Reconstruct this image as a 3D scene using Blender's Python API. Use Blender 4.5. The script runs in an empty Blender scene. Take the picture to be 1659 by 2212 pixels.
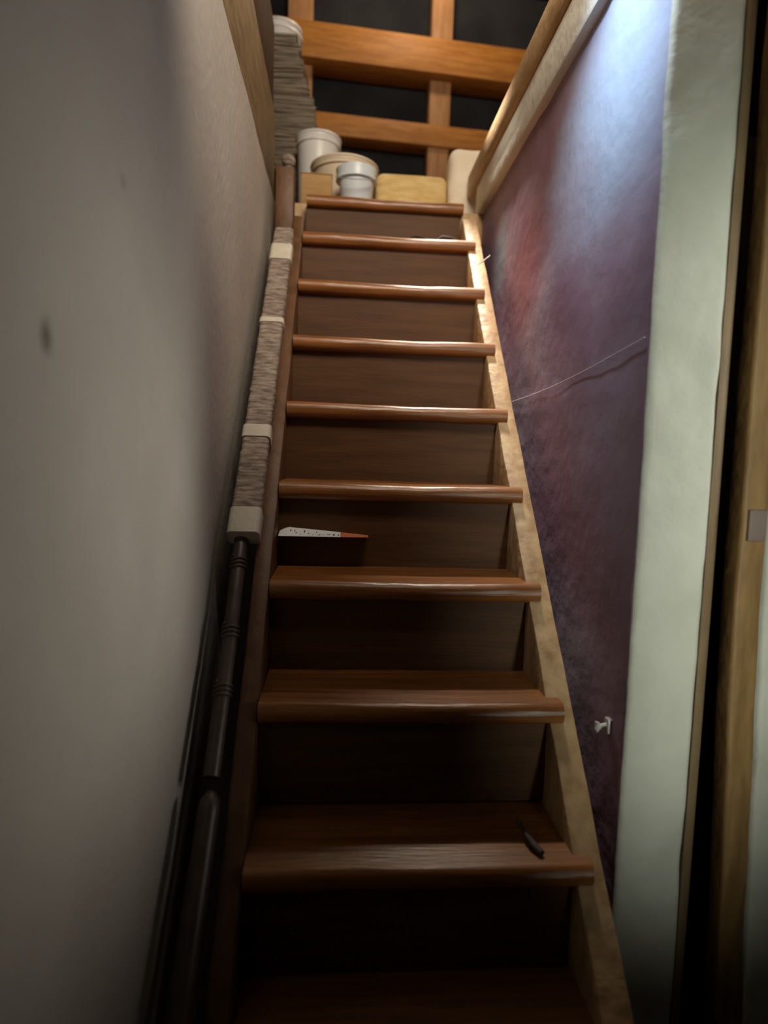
import bpy, bmesh, math, random
from mathutils import Vector, Matrix, noise
random.seed(7)
C = bpy.context.scene.collection
SC = bpy.context.scene
PI = math.pi

# ---------------------------------------------------------------- camera
cd = bpy.data.cameras.new('camera'); cam = bpy.data.objects.new('camera', cd); C.objects.link(cam)
YAW, PITCH, ROLL, FPX = 0.074, -0.0854, 0.0306, 1327.6
fwd = Vector((math.sin(YAW)*math.cos(PITCH), math.cos(YAW)*math.cos(PITCH), math.sin(PITCH)))
rt = Vector((math.cos(YAW), -math.sin(YAW), 0)); up = rt.cross(fwd)
r2 = rt*math.cos(ROLL) + up*math.sin(ROLL); u2 = -rt*math.sin(ROLL) + up*math.cos(ROLL)
m3 = Matrix((r2, u2, -fwd)).transposed()
cam.matrix_world = Matrix.Translation((0, 0, 1.41)) @ m3.to_4x4()
cd.sensor_width = 36; cd.lens = 36*FPX/2212
cd.clip_start = 0.02
cd.dof.use_dof = True; cd.dof.focus_distance = 1.55; cd.dof.aperture_fstop = 1.4
SC.camera = cam

# ---------------------------------------------------------------- light and exposure
SC.view_settings.view_transform = 'Standard'; SC.view_settings.look = 'None'
SC.view_settings.exposure = 0.0; SC.view_settings.gamma = 1; SC.view_settings.use_curve_mapping = False
w = bpy.data.worlds.new('world'); SC.world = w; w.use_nodes = True
w.node_tree.nodes['Background'].inputs[0].default_value = (.5, .55, .6, 1)
w.node_tree.nodes['Background'].inputs[1].default_value = 0.0015

def lamp(name, typ, loc, target, col, power, size=.1, spot=60, blend=.6):
    d = bpy.data.lights.new(name, typ); d.color = col; d.energy = power
    if typ == 'AREA': d.shape = 'DISK'; d.size = size
    else: d.shadow_soft_size = size
    if typ == 'SPOT': d.spot_size = math.radians(spot); d.spot_blend = blend
    o = bpy.data.objects.new(name, d); C.objects.link(o); o.location = loc
    o.rotation_euler = (Vector(target)-Vector(loc)).to_track_quat('-Z', 'Y').to_euler()
    return o
lamp('attic_lamp', 'POINT', (.42, 3.15, 4.15), (.42, 2.4, 0), (1, .78, .54), 24, .08)
lamp('nosing_fill_spot', 'SPOT', (.44, 2.45, 3.28), (.50, 2.06, 1.85), (1, .88, .74), 230, .06, 34, 1)  # added spot without a fixture, brightens the tread nosings
lamp('landing_fill', 'AREA', (.30, .62, 3.30), (.15, 2.8, 2.45), (1, .84, .66), 38, .80)  # added area light, brightens the landing things from the front
lamp('cool_wall_spot', 'SPOT', (.28, 1.15, 2.70), (.60, 1.30, 2.25), (.68, .84, 1), 40, .05, 70, 1)
lamp('left_wall_fill', 'SPOT', (1.95, .72, 1.66), (-.29, 1.02, 1.37), (1, .96, .86), 120, .40, 34, 1)  # unseen fill put in to brighten the left wall
we_fill = lamp('wall_end_fill', 'AREA', (.66, .18, 1.40), (.72, 1.12, 1.38), (.97, 1, .87), 1.35, .06)  # added narrow strip light aimed at the right wall's end face
we_fill.data.shape = 'RECTANGLE'; we_fill.data.size = .06; we_fill.data.size_y = 1.3; we_fill.data.spread = math.radians(48)

# ---------------------------------------------------------------- materials
def S(h):
    return tuple(((c/255)/12.92 if c/255 <= .04045 else ((c/255+.055)/1.055)**2.4) for c in h) + (1,)
def mat(name, c1, c2=None, rough=.6, scale=6, stretch=(1,1,1), bump=.0, bscale=60, detail=5, spec=.4, lo=.35, hi=.65, bstretch=(1,1,1), coat=0):
    m = bpy.data.materials.new(name); m.use_nodes = True; nt = m.node_tree; N = nt.nodes; L = nt.links
    b = N['Principled BSDF']; b.inputs['Roughness'].default_value = rough; b.inputs['Specular IOR Level'].default_value = spec
    b.inputs['Coat Weight'].default_value = coat; b.inputs['Coat Roughness'].default_value = .35
    tc = N.new('ShaderNodeTexCoord'); mp = N.new('ShaderNodeMapping'); mp.inputs['Scale'].default_value = stretch
    L.new(tc.outputs['Object'], mp.inputs[0])
    n = N.new('ShaderNodeTexNoise'); n.inputs['Scale'].default_value = scale; n.inputs['Detail'].default_value = detail
    L.new(mp.outputs[0], n.inputs['Vector'])
    r = N.new('ShaderNodeValToRGB'); r.color_ramp.elements[0].position = lo; r.color_ramp.elements[1].position = hi
    r.color_ramp.elements[0].color = c1; r.color_ramp.elements[1].color = c2 or c1
    L.new(n.outputs['Fac'], r.inputs[0]); L.new(r.outputs[0], b.inputs['Base Color'])
    if bump:
        mp2 = N.new('ShaderNodeMapping'); mp2.inputs['Scale'].default_value = bstretch; L.new(tc.outputs['Object'], mp2.inputs[0])
        n2 = N.new('ShaderNodeTexNoise'); n2.inputs['Scale'].default_value = bscale; n2.inputs['Detail'].default_value = 6
        L.new(mp2.outputs[0], n2.inputs['Vector'])
        bp = N.new('ShaderNodeBump'); bp.inputs['Strength'].default_value = bump; bp.inputs['Distance'].default_value = .01
        L.new(n2.outputs['Fac'], bp.inputs['Height']); L.new(bp.outputs[0], b.inputs['Normal'])
    m['ramp'] = r.name
    return m
def lin(r, g, b): return (r, g, b, 1)
M = {}
M['plaster'] = mat('warm_grey_plaster', lin(.37,.335,.295), lin(.44,.405,.355), .85, 2.5, bump=.25, bscale=45, spec=.2)
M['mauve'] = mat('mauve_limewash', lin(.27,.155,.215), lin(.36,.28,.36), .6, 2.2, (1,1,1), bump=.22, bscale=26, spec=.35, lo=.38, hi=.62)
M['chalk'] = mat('pale_green_grey_plaster', lin(.46,.47,.40), lin(.57,.58,.51), .75, 5, bump=.35, bscale=32, spec=.25)
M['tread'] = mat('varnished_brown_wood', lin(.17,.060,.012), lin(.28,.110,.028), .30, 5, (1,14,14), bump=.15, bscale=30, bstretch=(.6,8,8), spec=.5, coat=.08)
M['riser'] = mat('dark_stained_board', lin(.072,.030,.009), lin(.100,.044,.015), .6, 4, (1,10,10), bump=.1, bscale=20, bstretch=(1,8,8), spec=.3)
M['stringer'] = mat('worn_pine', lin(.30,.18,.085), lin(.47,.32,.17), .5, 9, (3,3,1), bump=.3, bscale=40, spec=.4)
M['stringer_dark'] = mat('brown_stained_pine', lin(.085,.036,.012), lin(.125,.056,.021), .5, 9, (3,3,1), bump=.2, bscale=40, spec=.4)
M['orange'] = mat('orange_pine', lin(.27,.105,.018), lin(.38,.165,.035), .55, 7, (1,8,8), bump=.2, bscale=25, spec=.3)
M['postwood'] = mat('brown_pine_post', lin(.26,.13,.055), lin(.36,.19,.085), .6, 7, (8,8,1), bump=.2, bscale=25, spec=.3)
M['felt'] = mat('dark_roofing_board', lin(.012,.013,.016), lin(.024,.025,.029), .85, 3, (1,1,1), bump=.2, bscale=18, spec=.15)
M['darkwood'] = mat('dark_brown_wood', lin(.040,.022,.012), lin(.065,.038,.022), .6, 6, (6,6,1), bump=.15, bscale=30, spec=.3)
M['cloth'] = mat('grey_brown_wrap', lin(.14,.105,.085), lin(.35,.285,.235), .8, 30, (1,1,5), bump=.5, bscale=70, bstretch=(.3,3,3), spec=.2)
M['tape'] = mat('cream_tape', lin(.50,.46,.38), lin(.58,.54,.46), .5, 20, bump=.2, bscale=60, spec=.35)
M['rod'] = mat('dark_brown_rail', lin(.05,.032,.023), lin(.075,.05,.038), .4, 8, (4,4,1), bump=.1, bscale=40, spec=.5)
M['whitepaint'] = mat('cream_white_paint', lin(.70,.69,.62), lin(.80,.79,.72), .55, 6, (4,1,4), bump=.3, bscale=30, spec=.35)
M['tanwood'] = mat('tan_wood', lin(.42,.27,.13), lin(.55,.38,.21), .55, 8, (4,1,4), bump=.25, bscale=35, spec=.35)
M['olivewood'] = mat('olive_brown_wood', lin(.17,.115,.055), lin(.25,.175,.09), .6, 8, (4,1,4), bump=.25, bscale=35, spec=.3)
M['jamb'] = mat('brown_jamb_wood', lin(.17,.095,.032), lin(.25,.15,.055), .55, 8, (6,6,1), bump=.3, bscale=30, spec=.35)
M['bead'] = mat('ochre_wood_bead', lin(.15,.10,.055), lin(.20,.14,.075), .6, 8, (4,4,1), bump=.2, bscale=30, spec=.3)
M['white'] = mat('white_plastic', lin(.72,.73,.73), lin(.78,.79,.79), .35, 5, spec=.5)
M['bluewhite'] = mat('blue_white_plastic', lin(.60,.68,.74), lin(.66,.73,.79), .35, 5, spec=.5)
M['greyplastic'] = mat('grey_plastic', lin(.42,.43,.44), lin(.48,.49,.50), .4, 5, spec=.5)
M['cream'] = mat('cream_plastic', lin(.66,.56,.42), lin(.72,.63,.49), .45, 5, spec=.45)
M['fabric'] = mat('cream_cotton', lin(.78,.69,.55), lin(.86,.79,.66), .85, 10, bump=.4, bscale=45, spec=.15)
M['wool'] = mat('yellow_mineral_wool', lin(.60,.42,.16), lin(.74,.56,.28), .9, 14, (1,1,3), bump=.4, bscale=60, spec=.1)
M['card'] = mat('brown_cardboard', lin(.36,.22,.09), lin(.44,.28,.13), .8, 10, (1,1,6), bump=.1, spec=.15)
M['paper'] = mat('old_grey_paper', lin(.15,.125,.095), lin(.36,.31,.245), .85, 9, (1,1,30), bump=.6, bscale=12, bstretch=(1,1,30), spec=.15)
M['sheet'] = mat('white_paper', lin(.80,.82,.84), lin(.86,.87,.88), .6, 5, spec=.3)
M['ink'] = mat('black_ink', lin(.015,.015,.018), None, .6)
M['rust'] = mat('orange_print', lin(.55,.16,.06), lin(.62,.22,.09), .6, 8)
M['string'] = mat('white_string', lin(.7,.66,.64), None, .7)
M['steel'] = mat('dull_steel', lin(.35,.34,.33), lin(.45,.44,.42), .35, 10, spec=.6)
M['twig'] = mat('dark_twig_bark', lin(.03,.022,.018), lin(.06,.045,.038), .7, 30, spec=.3)
M['brass'] = mat('worn_pale_metal', lin(.13,.095,.075), lin(.17,.125,.10), .7, 10, spec=.6)
M['concrete'] = mat('grey_concrete', lin(.10,.098,.09), lin(.15,.145,.135), .85, 6, bump=.3, bscale=40, spec=.2)
# soft dark stains with shapes of their own on the left plaster, and on the mauve wash a redder and a bluer patch, plus painted-in blue lamp glow
def blotch(m, centre, rad, col, amount, squash=(1,1,1)):
    nt = m.node_tree; N = nt.nodes; L = nt.links; b = N['Principled BSDF']
    src = b.inputs['Base Color'].links[0].from_socket
    tc = N.new('ShaderNodeTexCoord'); mp = N.new('ShaderNodeMapping'); mp.vector_type = 'TEXTURE'
    mp.inputs['Location'].default_value = centre; mp.inputs['Scale'].default_value = [rad*s for s in squash]
    L.new(tc.outputs['Object'], mp.inputs[0])
    n = N.new('ShaderNodeTexNoise'); n.inputs['Scale'].default_value = 1.6; L.new(mp.outputs[0], n.inputs['Vector'])
    ma = N.new('ShaderNodeVectorMath'); ma.operation = 'MULTIPLY_ADD'; ma.inputs[1].default_value = (.7,.7,.7)
    sb = N.new('ShaderNodeVectorMath'); sb.operation = 'SUBTRACT'; sb.inputs[1].default_value = (.5,.5,.5)
    L.new(n.outputs['Color'], sb.inputs[0]); L.new(sb.outputs[0], ma.inputs[0]); L.new(mp.outputs[0], ma.inputs[2])
    ln = N.new('ShaderNodeVectorMath'); ln.operation = 'LENGTH'; L.new(ma.outputs[0], ln.inputs[0])
    mr = N.new('ShaderNodeMapRange'); mr.interpolation_type = 'SMOOTHSTEP'
    mr.inputs['From Min'].default_value = 1; mr.inputs['From Max'].default_value = .1
    mr.inputs['To Min'].default_value = 0; mr.inputs['To Max'].default_value = amount
    L.new(ln.outputs['Value'], mr.inputs['Value'])
    mx = N.new('ShaderNodeMix'); mx.data_type = 'RGBA'; L.new(mr.outputs[0], mx.inputs['Factor'])
    L.new(src, mx.inputs['A']); mx.inputs['B'].default_value = col; L.new(mx.outputs['Result'], b.inputs['Base Color'])
blotch(M['plaster'], (-.291,.64,1.52), .022, lin(.09,.08,.07), .9, (3,.75,1.2))
blotch(M['plaster'], (-.291,.86,1.76), .014, lin(.2,.17,.14), .5, (3,1,1))
blotch(M['mauve'], (.569,1.95,2.02), .27, lin(.34,.115,.16), .8, (1,1.1,1))
blotch(M['mauve'], (.569,2.30,2.18), .17, lin(.26,.34,.42), .7, (1,.8,1.4))
blotch(M['mauve'], (.569,1.34,2.22), .42, lin(.40,.52,.70), .9, (1,1.25,1.1))  # blue glow of the cool spot, painted into the wall colour
blotch(M['mauve'], (.569,1.62,1.80), .20, lin(.25,.12,.19), .6, (1,1,1))

# ---------------------------------------------------------------- mesh helpers
def empty(name, loc):
    o = bpy.data.objects.new(name, None); C.objects.link(o); o.location = loc; o.empty_display_size = .05; return o
def tag(o, label=None, cat=None, group=None, kind=None):
    if label: o['label'] = label
    if cat: o['category'] = cat
    if group: o['group'] = group
    if kind: o['kind'] = kind
    return o
def obj(name, bm, m, parent=None, smooth=False, angle=40):
    bmesh.ops.recalc_face_normals(bm, faces=bm.faces)
    me = bpy.data.meshes.new(name); bm.to_mesh(me); bm.free()
    for x in (m if isinstance(m, (list, tuple)) else [m]): me.materials.append(x)
    o = bpy.data.objects.new(name, me); C.objects.link(o)
    if smooth:
        for p in me.polygons: p.use_smooth = True
        me.set_sharp_from_angle(angle=math.radians(angle))
    if parent:
        o.parent = parent; o.matrix_parent_inverse = Matrix.Translation(-parent.location)
    return o
def box(bm, x0, x1, y0, y1, z0, z1, bev=0, seg=2, mi=0):
    v = [bm.verts.new(p) for p in ((x0,y0,z0),(x1,y0,z0),(x1,y1,z0),(x0,y1,z0),(x0,y0,z1),(x1,y0,z1),(x1,y1,z1),(x0,y1,z1))]
    f = [bm.faces.new([v[i] for i in q]) for q in ((3,2,1,0),(4,5,6,7),(0,1,5,4),(1,2,6,5),(2,3,7,6),(3,0,4,7))]
    for q in f: q.material_index = mi
    if bev:
        es = {e for q in f for e in q.edges}
        bmesh.ops.bevel(bm, geom=list(es), offset=bev, segments=seg, profile=.5, affect='EDGES')
    return v
def nb(x0, x1, y0, y1, z0, z1, bev=0, seg=2):
    bm = bmesh.new(); box(bm, x0, x1, y0, y1, z0, z1, bev, seg); return bm
def extrude_x(prof, x0, x1, n=1, jig=None):
    """closed profile of (y, z) swept along x in n spans; jig(x, y, z) moves a vertex"""
    bm = bmesh.new(); rings = []
    for i in range(n+1):
        x = x0 + (x1-x0)*i/n
        rings.append([bm.verts.new(jig(x, y, z) if jig else (x, y, z)) for y, z in prof])
    k = len(prof)
    for a, b in zip(rings, rings[1:]):
        for j in range(k): bm.faces.new((a[j], a[(j+1)%k], b[(j+1)%k], b[j]))
    bm.faces.new(rings[0]); bm.faces.new(rings[-1][::-1])
    return bm
def sweep(bm, pts, prof_at, cap=True):
    """rings of a profile (list of 2-D points in the local side/up frame) along a polyline"""
    rings = []
    for i, p in enumerate(pts):
        p = Vector(p); t = (Vector(pts[min(i+1, len(pts)-1)]) - Vector(pts[max(i-1, 0)])).normalized()
        side = t.cross(Vector((0,0,1)))
        side = side.normalized() if side.length > 1e-4 else Vector((1,0,0))
        u = side.cross(t)
        rings.append([bm.verts.new(p + side*a + u*b) for a, b in prof_at(i)])
    for a, b in zip(rings, rings[1:]):
        for j in range(len(a)): bm.faces.new((a[j], a[(j+1)%len(a)], b[(j+1)%len(a)], b[j]))
    if cap: bm.faces.new(rings[0]); bm.faces.new(rings[-1][::-1])
    return bm
def circle(r, n=12): return [(r*math.cos(2*PI*k/n), r*math.sin(2*PI*k/n)) for k in range(n)]
def rrect(w, h, r, seg=4):
    o = []
    for cx, cy, a0 in ((w/2-r, h/2-r, 0), (-w/2+r, h/2-r, PI/2), (-w/2+r, -h/2+r, PI), (w/2-r, -h/2+r, 1.5*PI)):
        for k in range(seg+1): o.append((cx+r*math.cos(a0+PI/2*k/seg), cy+r*math.sin(a0+PI/2*k/seg)))
    return o
def tube(pts, r, n=10):
    return sweep(bmesh.new(), pts, lambda i: circle(r if not callable(r) else r(i), n))
def lathe(bm, prof, c=(0,0,0), n=40):
    rings = []
    for r, z in prof:
        rings.append([bm.verts.new((c[0]+max(r,1e-4)*math.cos(2*PI*k/n), c[1]+max(r,1e-4)*math.sin(2*PI*k/n), c[2]+z)) for k in range(n)])
    for a, b in zip(rings, rings[1:]):
        for j in range(n): bm.faces.new((a[j], a[(j+1)%n], b[(j+1)%n], b[j]))
    bm.faces.new(rings[0]); bm.faces.new(rings[-1][::-1])
    return bm
def nz(p, s, seed=0): return noise.noise(Vector(p)*s + Vector((seed*7.3, seed*3.1, seed*1.7)))

# ---------------------------------------------------------------- setting
FL = 2.438                       # attic floor / landing level
XL, XR, YP = -.291, .569, 1.119   # left wall face, right wall face, front of the right wall's end
def wall_sheet(y0, y1, z0, z1, x, thick, amp, seed, ny, nzs):
    bm = bmesh.new(); g = []
    for i in range(ny+1):
        row = []
        for k in range(nzs+1):
            y = y0+(y1-y0)*i/ny; z = z0+(z1-z0)*k/nzs
            row.append(bm.verts.new((x + amp*nz((0,y,z), 4, seed) + amp*.5*nz((0,y,z), 14, seed), y, z)))
        g.append(row)
    for i in range(ny):
        for k in range(nzs): bm.faces.new((g[i][k], g[i+1][k], g[i+1][k+1], g[i][k+1]))
    r = bmesh.ops.extrude_face_region(bm, geom=list(bm.faces))
    for v in r['geom']:
        if isinstance(v, bmesh.types.BMVert): v.co.x = x+thick
    return bm
tag(obj('wall_left', wall_sheet(-1.6, 2.62, 0, FL, XL, -.14, .003, 1, 90, 60), M['plaster'], smooth=True), kind='structure')
# right wall: a freestanding wall end with rounded, knocked plaster corners
def wall_right_bm():
    bm = bmesh.new(); th = .14
    prof = []                       # plan outline, from the far stair side round the front to the far room side
    ys = [2.62-(2.62-YP-.02)*i/46 for i in range(47)]
    for y in ys: prof.append((XR, y, 0))
    for k in range(1, 6): a = PI/2*k/6; prof.append((XR+.012-.012*math.cos(a), YP+.012-.012*math.sin(a), 1))
    for i in range(13): prof.append((XR+.014+(th-.030)*i/12, YP, 1))
    for k in range(1, 6): a = PI/2*k/6; prof.append((XR+th-.016+.016*math.sin(a), YP+.016-.016*math.cos(a), 1))
    for y in (YP+.02, YP+.3, 2.62): prof.append((XR+th, y, 1))
    rows = []
    for k in range(97):
        z = FL*k/96; row = []
        for x, y, mi in prof:
            d = .004*nz((x,y,z), 5, 3) + .0022*nz((x,y,z), 17, 4)
            e = .006*max(0, nz((x,y,z), 10, 9)) + .012*max(0, nz((x,y,z*.6), 6, 21)-.25) if mi else 0
            row.append(bm.verts.new((x + (d if not mi else d*.7), y + (e+d*.6 if mi and y < YP+.05 else 0), z)))
        rows.append(row)
    n = len(prof)
    for a, b in zip(rows, rows[1:]):
        for j in range(n):
            f = bm.faces.new((a[j], a[(j+1)%n], b[(j+1)%n], b[j])); f.material_index = 1 if prof[j][2] and prof[(j+1)%n][2] else 0
    bm.faces.new(rows[0][::-1]); bm.faces.new(rows[-1])
    return bm
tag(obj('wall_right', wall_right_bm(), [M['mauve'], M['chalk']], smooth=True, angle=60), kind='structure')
tag(obj('floor', nb(-.6, 2.2, -1.6, 2.9, -.1, 0), M['concrete']), kind='structure')
tag(obj('wall_back', nb(-.45, 2.2, -1.75, -1.6, 0, FL), M['plaster']), kind='structure')
tag(obj('wall_side', nb(2.05, 2.2, -1.6, 2.9, 0, FL), M['plaster']), kind='structure')
tag(obj('wall_under', nb(XL, 2.05, 2.75, 2.9, 0, FL-.13), M['darkwood']), kind='structure')
# slab between the storeys, open over the stair
for nm, q in (('ceiling', (-1.6, 2.2, -1.75, .95, FL, FL+.12)), ('floor_attic_left', (-1.6, XL-.14, .95, 2.62, FL-.12, FL)),
              ('floor_attic_right', (XR+.14, 2.2, .95, 2.62, FL, FL+.12)), ('floor_attic', (-1.6, 2.2, 2.62, 5.2, FL-.12, FL))):
    tag(obj(nm, nb(*q), M['plaster'] if nm == 'ceiling' else M['tanwood']), kind='structure')
# rims of the opening
tag(obj('trim_1', nb(.545, .60, .95, 2.66, FL, FL+.125, .008), M['whitepaint'], smooth=True), kind='structure')
tag(obj('trim_2', nb(.528, .575, .95, 2.78, FL+.125, FL+.222, .014), M['tanwood'], smooth=True), kind='structure')
tag(obj('trim_3', nb(XL-.03, XL, .95, 2.62, FL, FL+.33, .004), M['olivewood'], smooth=True), kind='structure')
tag(obj('trim_4', nb(XL-.06, XL-.004, .95, 2.58, FL+.33, FL+.64, .006), M['darkwood'], smooth=True), kind='structure')
# attic enclosure
tag(obj('wall_attic_left', nb(-1.7, -1.6, .0, 5.2, FL-.12, 5), M['darkwood']), kind='structure')
tag(obj('wall_attic_right', nb(2.2, 2.3, .0, 5.2, FL-.12, 5), M['darkwood']), kind='structure')
tag(obj('wall_attic_near', nb(-1.6, 2.2, -.1, 0, FL+.12, 5), M['darkwood']), kind='structure')
tag(obj('roof_ceiling', nb(-1.6, 2.2, .0, 5.2, 4.9, 5), M['darkwood']), kind='structure')
# far boarding and the timbers on it, turned a little away to the right
ROT = .08
def far(o):
    o.location = (.45, 3.75, 0); o.rotation_euler = (0, 0, ROT); return o
tag(far(obj('wall_far', nb(-2.0, 1.9, .12, .18, FL, 4.9), M['felt'])), kind='structure')
for nm, a in (('roof_post', (.02, .145, -.005, .10, FL, 4.9)), ('roof_post', (-.80, -.66, .0, .10, FL, 4.9)), ('roof_post', (1.1, 1.24, .0, .10, FL, 4.9))):
    tag(far(obj(nm, nb(*a, .006), M['postwood'], smooth=True)), kind='structure')
for z0, z1, y0 in ((3.61, 3.80, -.05), (3.24, 3.36, .005), (4.22, 4.42, -.05)):
    tag(far(obj('roof_beam', nb(-2.0, 1.9, y0-.03, .10, z0, z1, .006), M['orange'], smooth=True)), kind='structure')
# doorway to the right of the wall end: bead on the corner, dark leaf, brown jamb, grey pier
def lean(z): return .042*max(0, 1-z/1.15)     # the old frame is out of plumb
def bead_bm():
    bm = bmesh.new()
    prof = [(.709+.034*math.sin(PI/2*k/6), YP+.038-.034*math.cos(PI/2*k/6)+.004) for k in range(7)] + [(.743, YP+.10), (.709, YP+.10)]
    bm2 = [[bm.verts.new((x, y, z)) for x, y in prof] for z in (0, FL)]
    k = len(prof)
    for j in range(k): bm.faces.new((bm2[0][j], bm2[0][(j+1)%k], bm2[1][(j+1)%k], bm2[1][j]))
    bm.faces.new(bm2[0][::-1]); bm.faces.new(bm2[1]); return bm
tag(obj('trim_5', bead_bm(), M['bead'], smooth=True), kind='structure')
d = empty('door_1', (.80, YP+.14, 0)); tag(d, kind='structure')
bm = nb(.737, 1.35, YP+.16, YP+.20, .01, 2.1, .003)
obj('door_leaf', bm, M['darkwood'], d, True)
bm = bmesh.new(); prof = rrect(.055, .05, .008)
rings = []
for k in range(40):
    z = FL*k/39; rings.append([bm.verts.new((.801+a+lean(z)+.003*nz((a,b,z),6,5), YP+.03+b+.003*nz((a,b,z),9,6), z)) for a, b in prof])
for a, b in zip(rings, rings[1:]):
    for j in range(len(prof)): bm.faces.new((a[j], a[(j+1)%len(prof)], b[(j+1)%len(prof)], b[j]))
bm.faces.new(rings[0][::-1]); bm.faces.new(rings[-1])
jb = obj('door_jamb', bm, M['jamb'], d, True)
obj('strike_plate', nb(.784, .820, YP-.003, YP+.006, 1.275, 1.335, .002), M['brass'], d, True)
def pier_bm():
    bm = bmesh.new(); rows = []
    prof = [(.8285, YP+.06), (.8285, YP+.006), (.834, YP)] + [(.84+.32*i/10, YP) for i in range(11)] + [(1.16, YP+.06)]
    for k in range(60):
        z = FL*k/59
        rows.append([bm.verts.new((x + lean(z) + (.006*max(0,nz((x,y,z),7,11)) if x < .84 and y < YP+.01 else 0), y+.008*max(0,nz((x,y,z),9,12)), z)) for x, y in prof])
    k = len(prof)
    for a, b in zip(rows, rows[1:]):
        for j in range(k): bm.faces.new((a[j], a[(j+1)%k], b[(j+1)%k], b[j]))
    bm.faces.new(rows[0][::-1]); bm.faces.new(rows[-1]); return bm
tag(obj('wall_pier', pier_bm(), M['chalk'], smooth=True, angle=60), kind='structure')

# ---------------------------------------------------------------- staircase
X0, X1 = -.158, .480
RUN, RISE = .1849, .2214
Y9, Z9 = 1.032, .6366          # lower front edge of the third tread up
ADJ = {1: (0, FL-.046-Z9-8*RISE), 9: (0,-.004), 8: (0,.004)}
stair = empty('staircase', (.16, 1.2, 0))
tag(stair, 'steep brown wooden staircase climbing between the plaster walls', 'staircase')
def nose(i):
    n = 9-i; dy, dz = ADJ.get(i, (0, 0)); return Y9+n*RUN+dy, Z9+n*RISE+dz
TH = .046
def tread_bm(i):
    y, z = nose(i); r = TH/2
    back = y+RUN+.045 if i > 1 else 2.619
    prof = [(back, z), (back, z+TH)]
    for k in range(9):
        a = PI/2 + PI*k/8
        prof.append((y+r*.8+r*.8*math.cos(a), z+r+r*math.sin(a)))
    s = random.random()*50
    def jig(x, yy, zz):
        wear = .004*math.exp(-((x-.2)/.18)**2) if yy < y+.06 and zz > z+r else 0
        return (x, yy+.0025*nz((x, 0, s), 9), zz - wear + .0015*nz((x, yy, s), 12))
    return extrude_x(prof, X0+.004, X1 + (.004 if i > 1 else -.012), 30, jig)
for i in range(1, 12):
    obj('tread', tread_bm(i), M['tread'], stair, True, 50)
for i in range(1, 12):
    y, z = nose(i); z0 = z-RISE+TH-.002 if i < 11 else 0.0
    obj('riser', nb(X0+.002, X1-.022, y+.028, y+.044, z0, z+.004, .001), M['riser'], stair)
# the stringers: planks on edge that follow the slope
SL = RISE/RUN
def stringer_bm(x0, x1, lift, ytop, depth=.26, seed=0):
    bm = bmesh.new(); rows = []
    n = 60; y0 = Y9-Z9/SL
    prof = rrect(x1-x0, depth, .006, 2)
    tx = Vector((0, 1, SL)).normalized(); nrm = Vector((0, -SL, 1)).normalized()
    for i in range(n+1):
        yy = y0+.10 + (ytop-y0-.10)*i/n
        p = Vector(((x0+x1)/2, yy, Z9+(yy-Y9)*SL)) + nrm*(lift-depth/2)
        rows.append([bm.verts.new(p+Vector((a,0,0))*1+nrm*b + Vector((1,0,0))*.002*nz((a,yy,0),12,seed) + nrm*.0025*nz((a,yy,b),16,seed+1)) for a, b in prof])
    k = len(prof)
    for a, b in zip(rows, rows[1:]):
        for j in range(k): bm.faces.new((a[j], a[(j+1)%k], b[(j+1)%k], b[j]))
    bm.faces.new(rows[0]); bm.faces.new(rows[-1][::-1]); 
    for v in bm.verts:
        if v.co.z < .0: v.co.z = 0
    return bm
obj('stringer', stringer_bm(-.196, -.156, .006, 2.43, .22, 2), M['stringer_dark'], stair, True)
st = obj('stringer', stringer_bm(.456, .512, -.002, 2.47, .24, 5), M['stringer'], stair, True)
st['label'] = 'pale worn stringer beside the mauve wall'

# ---------------------------------------------------------------- wrapped handrail along the left wall
RA, RB = Vector((-.222, 1.47, 1.228)), Vector((-.222, 2.36, 2.235))
rail = empty('handrail', tuple(RA)); tag(rail, 'sloping handrail bound in grey-brown cloth and cream tape along the left wall', 'handrail')
def along(t): return RA+(RB-RA)*t
n = 240
fold = [.0011*nz((t*90, 0, 0), 1, 2)+.0016*max(0, nz((t*34, 1, 0), 1, 3)) for t in [i/n for i in range(n+1)]]
base = rrect(.070, .046, .012, 3)
def sl(i):
    t = i/n; s = 1 + fold[i]*48
    if t > .985: s *= max(.25, 1-((t-.985)/.015)**2*.75)
    return [(a*s, b*s) for a, b in base]
obj('cloth_sleeve', sweep(bmesh.new(), [along(i/n) for i in range(n+1)], sl), M['cloth'], rail, True, 60)
for t0, t1 in ((.835, .905), (.575, .592), (.215, .247), (-.012, .042)):
    b2 = rrect(.0765, .0525, .012, 3)
    obj('tape_band', sweep(bmesh.new(), [along(t0+(t1-t0)*i/4) for i in range(5)], lambda i: b2), M['tape'], rail, True, 60)
low = [Vector((-.2285, 1.47, 1.213)), Vector((-.2285, 1.30, .985)), Vector((-.2285, 1.135, .80))]
pts = []
for a, b in zip(low, low[1:]):
    pts += [a+(b-a)*i/12 for i in range(12)]
pts.append(low[-1])
obj('rail_bar', sweep(bmesh.new(), pts, lambda i: circle(.0165, 14)), M['rod'], rail, True, 60)
for t in (3, 10, 16):
    c = pts[t]; ax = (pts[t+1]-pts[t]).normalized(); u = ax.orthogonal().normalized(); v = ax.cross(u)
    ring = [c + ax*(.010*k/14-.02) + (u*math.cos(k*2*PI/14)+v*math.sin(k*2*PI/14))*.0175 for k in range(44)]
    obj('cord_binding', tube(ring, .0035, 6), M['rod'], rail, True, 60)
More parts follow.
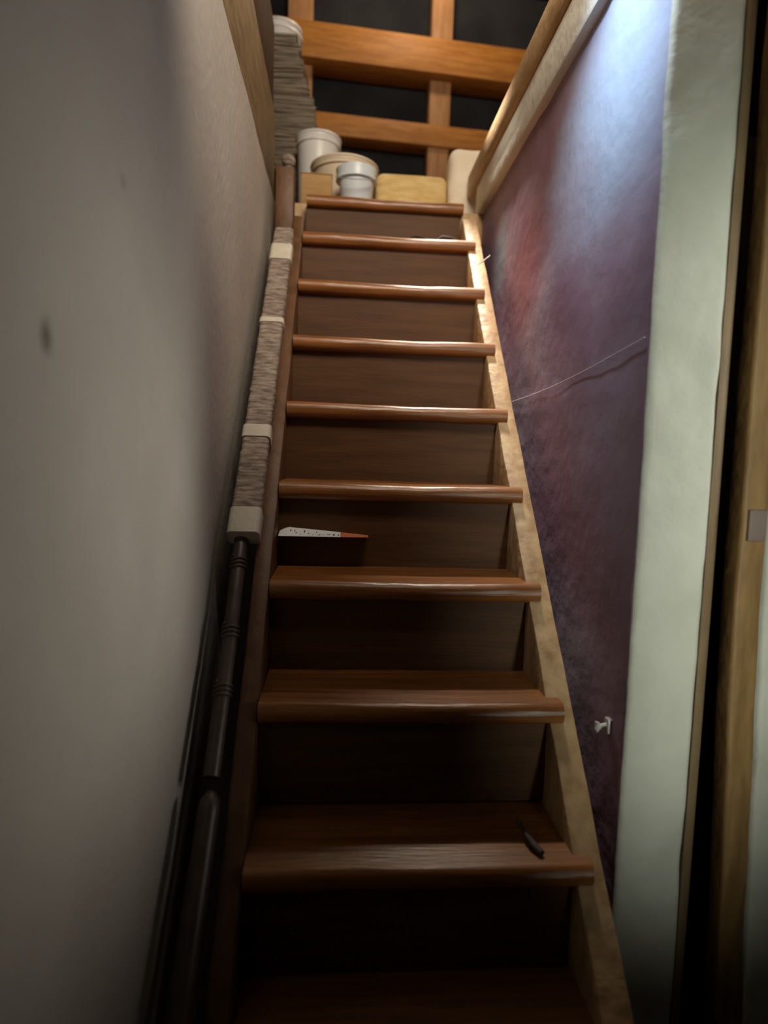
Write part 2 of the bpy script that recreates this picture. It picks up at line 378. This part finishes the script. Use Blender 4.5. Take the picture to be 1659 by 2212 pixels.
# separate short bar lower down
lb = []
P0, P1 = Vector((-.2235, 1.115, .785)), Vector((-.2285, .86, .50))
for i in range(25):
    lb.append(P0+(P1-P0)*i/24)
bar = obj('grab_bar', sweep(bmesh.new(), lb, lambda i: circle(.020*min(1, math.sqrt(max(.05, 1-max(0, (2-i)/2.2)**2))), 16)), M['rod'], None, True, 60)
tag(bar, 'short dark rounded bar beside the bottom steps, below the cloth-bound handrail', 'handrail')

# ---------------------------------------------------------------- newel at the stair head
nw = empty('newel_post', (-.215, 2.45, 2.2)); tag(nw, 'short brown newel post with a small knob at the head of the stair', 'post')
obj('post_shaft', nb(-.268, -.198, 2.44, 2.50, 2.19, 2.50, .006), M['stringer_dark'], nw, True)
bm = bmesh.new(); lathe(bm, [(.004, 0), (.016, .002), (.014, .010), (.024, .020), (.027, .032), (.022, .046), (.010, .053), (.001, .054)], (-.222, 2.47, 2.499), 24)
obj('knob', bm, M['cloth'], nw, True, 50)

# ---------------------------------------------------------------- things on the attic floor
def bucket(name, c, rb, rt_, h, m, label, cat='bucket', lid=None, rimh=.03, handle=True, mrim=None, group=None):
    e = empty(name, c); tag(e, label, cat, group)
    bm = bmesh.new(); lathe(bm, [(rb*.6, 0), (rb-.004, .0), (rb, .006), (rt_, h), (rt_-.004, h), (rb-.006, .012), (rb*.5, .010)], c)
    obj('body', bm, m, e, True)
    bm = bmesh.new(); lathe(bm, [(rt_-.003, h-rimh), (rt_+.008, h-rimh), (rt_+.009, h-rimh+.004), (rt_+.005, h-rimh*.45), (rt_+.009, h-.006), (rt_+.009, h), (rt_+.004, h+.003), (rt_-.004, h+.002)], c)
    obj('rim', bm, mrim or m, e, True)
    if lid:
        bm = bmesh.new(); lathe(bm, [(.001, h+.002), (rt_-.006, h+.002), (rt_+.010, h+.0025), (rt_+.012, h+.007), (rt_+.010, h+.012), (rt_-.01, h+.010), (.001, h+.009)], c)
        obj('lid', bm, lid, e, True)
    if handle:
        r = rt_+.010
        hp = [(c[0]+r*math.cos(a), c[1]-.05*math.sin(a)-.0 - (abs(math.sin(a))*(rt_*.93)), c[2]+h-rimh*.5-.06*math.sin(a)) for a in [PI*k/24 for k in range(25)]]
        obj('handle', tube(hp, .0022, 8), M['steel'], e, True, 60)
    return e
bucket('small_bucket', (.040, 2.665, FL), .060, .076, .158, M['bluewhite'], 'small blue-white bucket standing foremost at the edge of the landing', lid=None, rimh=.045, mrim=M['bluewhite'])
bucket('lidded_tub', (-.010, 2.925, FL), .122, .144, .268, M['cream'], 'wide cream tub with a flat lid behind the small bucket', 'tub', lid=M['cream'], rimh=.022, handle=False)
bucket('tall_bucket', (-.14, 3.14, FL), .088, .100, .490, M['white'], 'tall white tub in front of the paper stack', 'tub', rimh=.03, handle=False, lid=M['white'])
# insulation batt, box and cushion
def soft_box(x0, x1, y0, y1, z0, z1, r, amp, sc, seed, n=14):
    bm = bmesh.new()
    bmesh.ops.create_cube(bm, size=2); bmesh.ops.subdivide_edges(bm, edges=list(bm.edges), cuts=n, use_grid_fill=True)
    hx, hy, hz = (x1-x0)/2, (y1-y0)/2, (z1-z0)/2; c = Vector(((x0+x1)/2, (y0+y1)/2, (z0+z1)/2))
    for v in bm.verts:
        p = Vector((v.co.x*hx, v.co.y*hy, v.co.z*hz)); q = Vector((max(-hx+r, min(hx-r, p.x)), max(-hy+r, min(hy-r, p.y)), max(-hz+r, min(hz-r, p.z))))
        dlt = p-q
        p = q + dlt.normalized()*r if dlt.length > 1e-6 else p
        p += dlt.normalized()*amp*nz(p, sc, seed) if dlt.length > 1e-6 else Vector((0,0,0))
        v.co = c+p
    for v in bm.verts: v.co.z = max(v.co.z, z0)
    return bm
tag(obj('insulation_slab', soft_box(.130, .447, 2.80, 3.08, FL, FL+.228, .034, .004, 9, 3, 22), M['wool'], smooth=True, angle=80), 'yellow slab of mineral wool lying behind the small bucket', 'insulation')
cb = empty('cardboard_box', (-.12, 2.68, FL)); tag(cb, 'low brown cardboard box left of the small bucket', 'box')
obj('body', nb(-.185, -.060, 2.635, 2.715, FL, FL+.125, .003), M['card'], cb, True)
obj('flap', nb(-.187, -.058, 2.633, 2.674, FL+.1255, FL+.1285, .001), M['card'], cb, True)
tag(obj('cushion', soft_box(.452, .640, 2.795, 2.93, FL, FL+.352, .045, .005, 12, 5, 16), M['fabric'], smooth=True, angle=80), 'plump cream cushion standing on end against the wooden rim rail', 'cushion')
# tall stack of paper bundles with two white dishes on top
ords = ['topmost','second','third','fourth','fifth','sixth','seventh','eighth','ninth','tenth','eleventh','twelfth','thirteenth','fourteenth','fifteenth','sixteenth','seventeenth','eighteenth','nineteenth','twentieth'] + ['twenty-'+q for q in ('first','second','third','fourth','fifth','sixth','seventh','eighth')]
NB = 26; hh = .0405; zt = FL
rs = random.Random(5)
for k in range(NB):
    t = k/(NB-1)
    cx = -.185 - .175*t**1.3 + rs.uniform(-.008, .008); cy = 3.36 + rs.uniform(-.012, .012)
    wd = .25 - .025*t + rs.uniform(-.02, .02); dp = .20
    bm = bmesh.new(); N_ = 5
    for q in range(N_):
        o = rs.uniform(-.005, .005); o2 = rs.uniform(-.005, .006)
        z0 = zt+hh*q/N_
        box(bm, -wd/2+o, wd/2+o2, -dp/2+rs.uniform(-.005,.004), dp/2, z0, z0+hh/N_-.0006, .0022, 1)
    bmesh.ops.rotate(bm, verts=bm.verts, cent=(0,0,0), matrix=Matrix.Rotation(rs.uniform(-.12,.12), 3, 'Z'))
    bmesh.ops.translate(bm, verts=bm.verts, vec=(cx, cy, 0))
    tag(obj('paper_bundle', bm, M['paper'], None, True), '%s paper bundle from the top of the tall grey-brown stack' % ords[NB-1-k], 'paper', 'paper bundles stacked at the stair head')
    zt += hh
for q, lb_ in enumerate(('lower', 'upper')):
    c = (-.355, 3.36, zt); R_ = .108-.003*q
    bm = bmesh.new(); lathe(bm, [(.06, 0), (R_*.84, 0), (R_*.93, .018), (R_, .030), (R_+.006, .030), (R_+.006, .038), (R_-.002, .038), (R_*.9, .022), (R_*.8, .006), (.05, .005)], c)
    tag(obj('white_dish', bm, M['white'], None, True), '%s of the two white dishes on the tall paper stack' % lb_, 'dish', 'white dishes on the paper stack')
    zt += .034

# ---------------------------------------------------------------- small things on the stair and wall
# torn printed label on the riser over the fifth tread
yr = nose(6)[0]+.028
lf = empty('printed_leaflet', (-.05, yr, 1.20)); tag(lf, 'torn white and orange printed paper strip on a dark riser, beside the lowest tape band', 'paper')
def strip(x0, x1, za, zb, yoff, m, name, n=24):
    """slender curved sliver, thin paper with a slight curl off the board"""
    bm = bmesh.new(); A = []
    for i in range(n+1):
        t = i/n; x = x0+(x1-x0)*t; lo, hi = za(x), zb(x)
        A.append([bm.verts.new((x, yr-yoff-dy, z)) for z, dy in ((lo, .046), (hi, .002), (hi+.0008, .003), (lo+.0008, .047))])
    for a, b in zip(A, A[1:]):
        for j in range(4): bm.faces.new((a[j], a[(j+1)%4], b[(j+1)%4], b[j]))
    bm.faces.new(A[0]); bm.faces.new(A[-1][::-1])
    return obj(name, bm, m, lf)
ZB = 1.207
lo_ = lambda x: ZB+.010*(x+.155)*.4
def hi_(x):
    t = (x+.158)/.236
    return lo_(x) + max(.0006, .0185*min(1, (t/.12)**.5)*(1-max(0, t-.12)/.88)**.9)
strip(-.152, .006, lo_, hi_, 0, M['sheet'], 'paper_sheet')
strip(.006, .078, lo_, hi_, 0, M['rust'], 'orange_print')
bm = bmesh.new()
rl = random.Random(3); x = -.146
while x < .0:
    wdt = rl.choice((.0018, .003, .005)); h0 = hi_(x)-lo_(x)
    z0 = lo_(x); z1 = z0+h0*rl.choice((.3, .45, .75))
    v = [bm.verts.new(p) for p in ((x, yr-.0450, z0+.001), (x+wdt, yr-.0450, z0+.001), (x+wdt+.003, yr-.0470+.044*(z1-lo_(x))/h0, z1+.001), (x+.003, yr-.0470+.044*(z1-lo_(x))/h0, z1+.001))]
    bm.faces.new(v); x += wdt + rl.choice((.002, .004, .008))
obj('lettering', bm, M['ink'], lf)
# string across the mauve wall
sp = [Vector((.5635, 2.02, 1.613)).lerp(Vector((.5625, 1.135, 1.652)), i/20) + Vector((0, 0, -.012*math.sin(PI*i/20))) for i in range(21)]
tag(obj('string', tube(sp, .0011, 6), M['string'], None, True, 80), 'thin pale string stretched across the mauve wall', 'string')
hk = empty('wall_hook', (XR, 1.187, .875)); tag(hk, 'small metal hook low on the mauve wall beside the pale wall end', 'hook')
obj('hook_plate', nb(XR-.008, XR+.004, 1.18, 1.20, .862, .892, .002), M['steel'], hk, True)
obj('hook_arm', tube([(XR-.004, 1.19, .880), (XR-.020, 1.187, .878), (XR-.030, 1.184, .868), (XR-.033, 1.181, .876), (XR-.031, 1.180, .888)], lambda i: .004 if i < 4 else .0055, 8), M['steel'], hk, True, 80)
tw = bmesh.new()
yt, ztw = nose(9)[0], nose(9)[1]+TH
sweep(tw, [(.395, yt+.035, ztw+.005), (.386, yt+.058, ztw+.007), (.380, yt+.080, ztw+.010), (.376, yt+.100, ztw+.016)], lambda i: circle((.0065, .008, .006, .003)[i], 8))
sweep(tw, [(.376, yt+.100, ztw+.016), (.372, yt+.108, ztw+.020), (.370, yt+.114, ztw+.021)], lambda i: circle((.004, .0065, .003)[i], 8))
tag(obj('twig', tw, M['twig'], None, True, 80), 'dark knobbly twig lying near the mauve wall end of the lowest lit step', 'twig')
zs = nose(2)[1]+TH; ys_ = nose(2)[0]
sh = bmesh.new()
sweep(sh, [(.235, ys_+.05, zs+.004), (.26, ys_+.045, zs+.014), (.29, ys_+.05, zs+.012), (.32, ys_+.055, zs+.004)], lambda i: [(a*1.0, b*.35) for a, b in circle(.007, 8)])
tag(obj('wood_shaving', sh, M['twig'], None, True, 80), 'thin curled wood shaving on the second highest step', 'shaving')
sh = bmesh.new()
sweep(sh, [(.345, ys_+.04, zs+.005), (.365, ys_+.045, zs+.016), (.40, ys_+.05, zs+.015), (.43, ys_+.055, zs+.006)], lambda i: circle((.004, .008, .007, .003)[i], 8))
tag(obj('wood_chip', sh, M['twig'], None, True, 80), 'dark wood chip at the mauve wall end of the second highest step', 'chip')
sp2 = [(.450, nose(3)[0]+.004, nose(3)[1]+.115), (.470, nose(3)[0]-.008, nose(3)[1]+.128), (.495, nose(3)[0]-.004, nose(3)[1]+.150)]
tag(obj('wire_end', tube(sp2, lambda i: (.0012, .0025, .002)[i], 6), M['string'], None, True, 80), 'pale frayed wire end sticking out at the upper stringer', 'wire')
